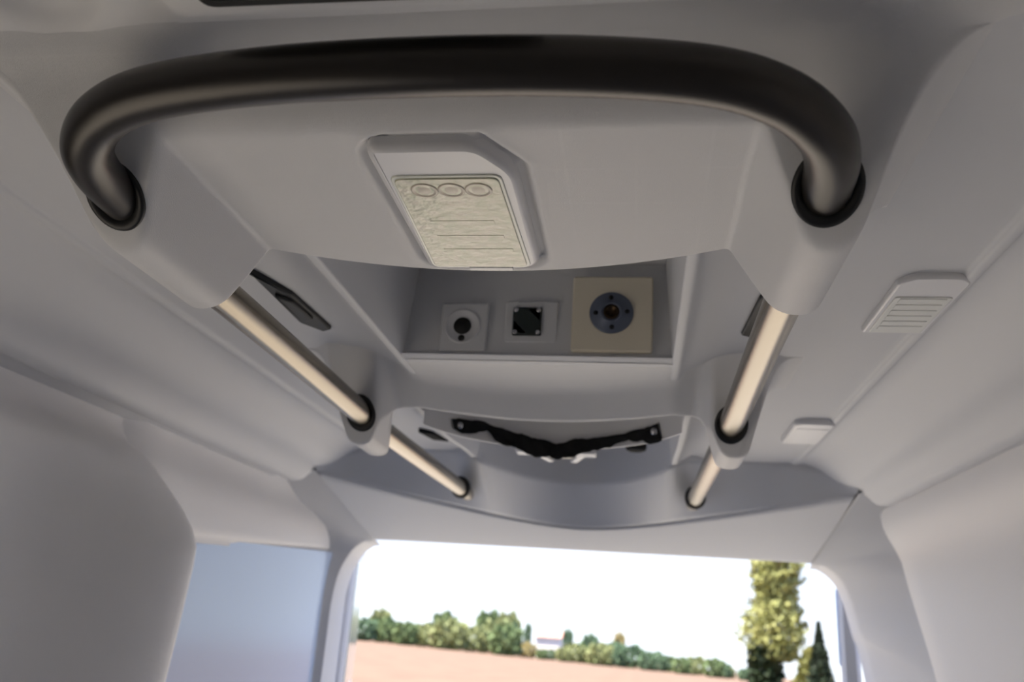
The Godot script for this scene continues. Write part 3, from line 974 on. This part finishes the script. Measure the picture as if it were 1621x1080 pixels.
func leafy(count: int, spread: Callable, size: float, sd: int) -> ArrayMesh:
	var r := RandomNumberGenerator.new()
	r.seed = sd
	var st := tool()
	for i in count:
		var p: Vector3 = spread.call(r)
		var a := Vector3(r.randf_range(-1, 1), r.randf_range(-1, 1), r.randf_range(-1, 1)).normalized()
		var b := a.cross(Vector3(r.randf_range(-1, 1), r.randf_range(-1, 1), r.randf_range(-1, 1))).normalized()
		var s := size * r.randf_range(0.6, 1.3)
		quad(st, p - a * s, p + b * s * 0.6, p + a * s, p - b * s * 0.6, i + 1)
	st.generate_normals()
	return st.commit()

func leaf_mat(c: Color, c2: Color, sd: int) -> StandardMaterial3D:
	var g := Gradient.new()
	g.set_color(0, c)
	g.set_color(1, c2)
	var m := mat(Color.WHITE, 0.75)
	m.albedo_texture = noise_map(0.02, 128, false, 1.0, g, sd)
	m.uv1_triplanar = true
	m.uv1_scale = Vector3.ONE * 0.15
	m.backlight_enabled = true
	m.backlight = Color(0.3, 0.33, 0.15)
	return m

func mesh_part(called: String, me: Mesh, m: Material, parent: Node3D) -> MeshInstance3D:
	var o := MeshInstance3D.new()
	o.name = called
	o.mesh = me
	o.material_override = m
	parent.add_child(o, true)
	return o

func trunk_mesh(h: float, r: float) -> ArrayMesh:
	var st := tool()
	var rows := []
	for j in 7:
		var t := j / 6.0
		var row := PackedVector3Array()
		for k in 10:
			var a := TAU * k / 10
			var rr := r * lerpf(1.0, 0.35, t) * (1.0 + 0.35 * pow(1.0 - t, 6.0))
			row.append(Vector3(cos(a) * rr + 0.06 * sin(t * 5.0) * r * 3.0, t * h, sin(a) * rr))
		rows.append(row)
	sheet(st, rows, false, true)
	st.generate_normals()
	return st.commit()

func outside() -> void:
	var soil := Gradient.new()
	soil.set_color(0, Color(0.435, 0.35, 0.28))
	soil.set_color(1, Color(0.52, 0.425, 0.34))
	M.soil = mat(Color.WHITE, 0.95)
	M.soil.albedo_texture = noise_map(0.012, 512, false, 1.0, soil, 21)
	M.soil.uv1_triplanar = true
	M.soil.uv1_world_triplanar = true
	M.soil.uv1_scale = Vector3.ONE * 0.05
	M.bark = mat(Color(0.3, 0.24, 0.18), 0.9)
	M.van_white = mat(Color(0.93, 0.93, 0.94), 0.3)
	var st := tool()
	var rows := []
	for j in 25:
		var z := lerpf(60, -520, j / 24.0)
		var row := PackedVector3Array()
		for i in 25:
			var x := lerpf(-400, 300, i / 24.0)
			row.append(V(x, ground_y(x, z), z))
		rows.append(row)
	sheet(st, rows)
	struct("ground", st, M.soil, "bare brown ploughed field sloping away beyond the rear opening", "field")
	M.yard = mat(Color.WHITE, 0.95)
	var grit := Gradient.new()
	grit.set_color(0, Color(0.60, 0.575, 0.52))
	grit.set_color(1, Color(0.77, 0.735, 0.66))
	M.yard.albedo_texture = noise_map(0.03, 512, false, 1.0, grit, 23)
	M.yard.uv1_triplanar = true
	M.yard.uv1_world_triplanar = true
	M.yard.uv1_scale = Vector3.ONE * 0.3
	st = tool()
	rows = []
	for j in 8:
		var row := PackedVector3Array()
		for i in 8:
			var px := lerpf(-16, 12, i / 7.0)
			var pz := lerpf(14, -16, j / 7.0)
			row.append(V(px, ground_y(px, pz) + 0.03, pz))
		rows.append(row)
	sheet(st, rows)
	struct("path", st, M.yard, "pale gravel yard that the van stands on", "yard")
	# hedge trees along the far edge of the field
	var greens := [leaf_mat(Color(0.321, 0.404, 0.262), Color(0.487, 0.559, 0.369), 31), leaf_mat(Color(0.428, 0.487, 0.309), Color(0.606, 0.618, 0.428), 32), leaf_mat(Color(0.285, 0.392, 0.297), Color(0.416, 0.510, 0.381), 33), leaf_mat(Color(0.535, 0.510, 0.332), Color(0.689, 0.629, 0.440), 34)]
	var crowns := []
	for k in 3:
		crowns.append(leafy(900, func(r: RandomNumberGenerator) -> Vector3:
			var d := Vector3(r.randf_range(-1, 1), r.randf_range(-1, 1), r.randf_range(-1, 1))
			if d.length() > 1.0: d = d.normalized()
			d = d.normalized() * pow(d.length(), 0.4)
			var lump := 1.0 + 0.22 * sin(d.x * 7.0 + k) * cos(d.y * 6.0 + k * 2.0)
			return Vector3(d.x * lump, 0.55 + d.y * 0.55 * lump, d.z * lump), 0.14, 50 + k))
	var trunk := trunk_mesh(0.6, 0.07)
	# x along the tree line (at z near -180), crown radius, height, which green
	var kinds := ["dark green round tree", "light green bushy tree", "blue green dense tree", "ochre tinged leafy tree"]
	var placed := 0
	var x := -57.5
	while x < 24.0:
		var hh := along([-70, -55, -47, -40, -32, -28, -22.5, -20, -15.5, -13, -8, -3, 1, 7, 11, 15, 18.5, 24], [5.0, 5.2, 5.0, 6.0, 7.4, 6.2, 3.8, 2.3, 2.4, 4.3, 4.4, 4.6, 4.4, 4.0, 3.2, 4.2, 3.0, 2.6], x) * rng.randf_range(0.8, 1.15)
		var rr := hh * rng.randf_range(0.52, 0.64)
		var kind: int = [0, 1, 2, 0, 1, 3, 0, 2][rng.randi() % 8] if x < -12 else [2, 0, 2, 1][rng.randi() % 4]
		var z := -181.0 - 8.0 * (placed % 3) - rng.randf_range(0.0, 0.6)
		tree(x, z, hh, rr, crowns[placed % 3], trunk, greens[kind], "%s, %s from the left end of the far hedge" % [kinds[kind], ordinal(placed)], "hedge trees at the far edge of the field")
		placed += 1
		x += rr * rng.randf_range(1.0, 1.15)
	# taller trees standing behind the hedge
	var back := -1
	for a in [[-26.5, 3.0, 9.4, 1], [-32.0, 3.6, 9.6, 0], [-40.0, 3.4, 8.2, 0], [-57, 3.0, 7.6, 1]]:
		back += 1
		tree(a[0] * 1.22, -224.0 - 10.0 * (back % 2), a[2] * 1.14, a[1], crowns[int(absf(a[0])) % 3], trunk, greens[a[3]], "%s rising behind the far hedge, %s tall one from the right" % [kinds[a[3]], ordinal(back)], "taller trees behind the hedge")
	var slim := [[-22.6, 1.0, 7.3, 2, "slim dark poplar just left of the distant white house"], [-25.4, 0.9, 7.5, 2, "slim poplar second to the left of the distant white house"], [-14.2, 1.5, 6.8, 2, "narrow dark tree just right of the distant white house"], [-9.5, 2.2, 6.2, 2, "broad dark tree further right of the distant white house"], [-3.4, 1.6, 7.2, 3, "tall ochre tree well to the right of the distant white house"]]
	for a in slim:
		tree(a[0] * 1.14, -212.0, a[2] * 1.1, a[1], crowns[0], trunk, greens[a[3]], a[4], "")
	# white house with a pink roof, far behind the hedge
	var hs := thing("house", "small distant white house with a pinkish roof above the hedge", "house", V(-19.6, ground_y(-19.6, -205) - 0.3, -205))
	st = tool()
	box(st, hs.position + Vector3(-3.0, 0, -3), hs.position + Vector3(2.6, 5.3, 3))
	obj("wall", st, mat(Color(0.98, 0.96, 0.93), 0.8), hs)
	st = tool()
	var rp := hs.position
	for s in [-1.0, 1.0]:
		quad(st, rp + Vector3(-3.4, 5.1, s * 3.5), rp + Vector3(3.0, 5.1, s * 3.5), rp + Vector3(3.0, 6.5, 0), rp + Vector3(-3.4, 6.5, 0), 1 if s > 0 else 2)
	obj("roof", st, mat(Color(0.82, 0.62, 0.56), 0.8), hs)
	# the tall sunlit tree
	var ty := ground_y(13.6, -90)
	var tall := thing("tall_tree", "tall yellow green leafy tree standing at the right of the field", "tree", V(13.6, ty, -90))
	var m_tall := leaf_mat(Color(0.49, 0.51, 0.29), Color(0.69, 0.69, 0.44), 41)
	var main := leafy(9000, func(r: RandomNumberGenerator) -> Vector3:
		var t := pow(r.randf(), 0.9)
		var y := lerpf(3.0, 15.0, t)
		var rad := along([3.0, 4.5, 6.0, 8.0, 9.3, 11.0, 13.0, 15.0], [1.8, 2.6, 3.1, 2.5, 2.0, 2.5, 2.4, 1.3], y)
		var a := r.randf() * TAU
		var q := sqrt(r.randf())
		rad *= 1.0 + 0.25 * sin(a * 3.0 + y * 1.9) * cos(y * 2.3)
		return Vector3(cos(a) * rad * q + 0.25 - (1.0 if y < 8.0 and cos(a) < 0 and r.randf() < 0.25 else 0.0), y, sin(a) * rad * q), 0.26, 77)
	mesh_part("crown", main, m_tall, tall)
	var low := leafy(1500, func(r: RandomNumberGenerator) -> Vector3:
		var y := r.randf_range(0.0, 4.2)
		var a := r.randf() * TAU
		var q := sqrt(r.randf())
		return Vector3(cos(a) * q * 1.7 - 0.9, y, sin(a) * q * 1.6), 0.34, 78)
	var m_low := leaf_mat(Color(0.09, 0.15, 0.07), Color(0.18, 0.26, 0.11), 42)
	mesh_part("ivy", low, m_low, tall)
	mesh_part("trunk", trunk_mesh(11.0, 0.42), M.bark, tall)
	for k in 5:
		var br := mesh_part("branch", trunk_mesh(4.2, 0.13), M.bark, tall)
		br.position = Vector3(0, 4.0 + k * 1.6, 0)
		br.rotation = Vector3(0.5 * sin(k * 2.0), k * 1.3, 0.9 * (1 if k % 2 else -1))
	# bush at its foot, and the dark pointed conifer at the window's edge
	var bush := thing("bush", "rounded olive green bush at the foot of the tall tree", "bush", V(16.1, ground_y(16.1, -84.2), -84.2))
	mesh_part("foliage", leafy(1500, func(r: RandomNumberGenerator) -> Vector3:
		var y := r.randf_range(0.0, 4.4)
		var a := r.randf() * TAU
		return Vector3(cos(a) * 2.2 * sqrt(r.randf()) * sqrt(1.02 - y / 4.4), y, sin(a) * 1.8 * sqrt(r.randf())), 0.3, 79), leaf_mat(Color(0.34, 0.37, 0.16), Color(0.52, 0.5, 0.27), 43), bush)
	mesh_part("stem", trunk_mesh(3.0, 0.12), M.bark, bush)
	var con := thing("conifer", "dark green pointed conifer at the right edge of the rear opening", "conifer", V(15.6, ground_y(15.6, -78.6), -78.6))
	mesh_part("foliage", leafy(1800, func(r: RandomNumberGenerator) -> Vector3:
		var y := r.randf_range(0.2, 6.4)
		var a := r.randf() * TAU
		return Vector3(cos(a) * 1.5 * sqrt(r.randf()) * (1.03 - y / 6.4), y, sin(a) * 1.4 * sqrt(r.randf()) * (1.03 - y / 6.4)), 0.22, 80), leaf_mat(Color(0.08, 0.14, 0.08), Color(0.17, 0.24, 0.12), 44), con)
	mesh_part("trunk", trunk_mesh(4.0, 0.15), M.bark, con)
	# the opened rear doors, seen nearly edge on
	var d := thing("rear_door", "open white left rear door standing out beyond the opening, seen edge on", "door", V(-0.66, -0.4, -2.5), "open rear doors")
	st = tool()
	var dt := Transform3D(Basis(Vector3.UP, deg_to_rad(15)), V(-0.64, 0, -2.32))
	box(st, Vector3(-0.05, -1.1, -0.52), Vector3(-0.005, 0.2, 0), 0.015, dt)
	obj("panel", st, M.van_white, d)
	st = tool()
	box(st, Vector3(-0.012, -0.2, -0.46), Vector3(0.0, 0.14, -0.06), 0.004, dt)
	obj("window", st, M.clear, d)
	d = thing("rear_door", "open white right rear door with a window seen edge on beyond the jamb", "door", V(0.66, -0.4, -2.5), "open rear doors")
	dt = Transform3D(Basis(Vector3.UP, deg_to_rad(-12)), V(0.635, 0, -2.32))
	st = tool()
	box(st, Vector3(0.005, -1.1, -0.52), Vector3(0.05, 0.2, 0), 0.015, dt)
	obj("panel", st, M.van_white, d)
	st = tool()
	box(st, Vector3(0.0, -0.05, -0.46), Vector3(0.012, 0.14, -0.06), 0.004, dt)
	obj("window", st, M.gloss, d)

func ordinal(k: int) -> String:
	var ones := ["first", "second", "third", "fourth", "fifth", "sixth", "seventh", "eighth", "ninth", "tenth", "eleventh", "twelfth", "thirteenth", "fourteenth", "fifteenth", "sixteenth", "seventeenth", "eighteenth", "nineteenth", "twentieth"]
	if k < 20: return ones[k]
	return ("twenty-" if k < 30 else "thirty-" if k < 40 else "forty-") + ["tenth", "first", "second", "third", "fourth", "fifth", "sixth", "seventh", "eighth", "ninth"][(k + 1) % 10]

func tree(x: float, z: float, h: float, r: float, crown: Mesh, trunk: Mesh, m: Material, label: String, group: String) -> void:
	var t := thing("tree", label, "tree", V(x, ground_y(x, z) - 0.05, z), group)
	var c := mesh_part("crown", crown, m, t)
	c.scale = Vector3(r, h * 0.85, r)
	c.position.y = 0.0
	var k := mesh_part("trunk", trunk, M.bark, t)
	k.scale = Vector3(h * 0.3, h, h * 0.3)
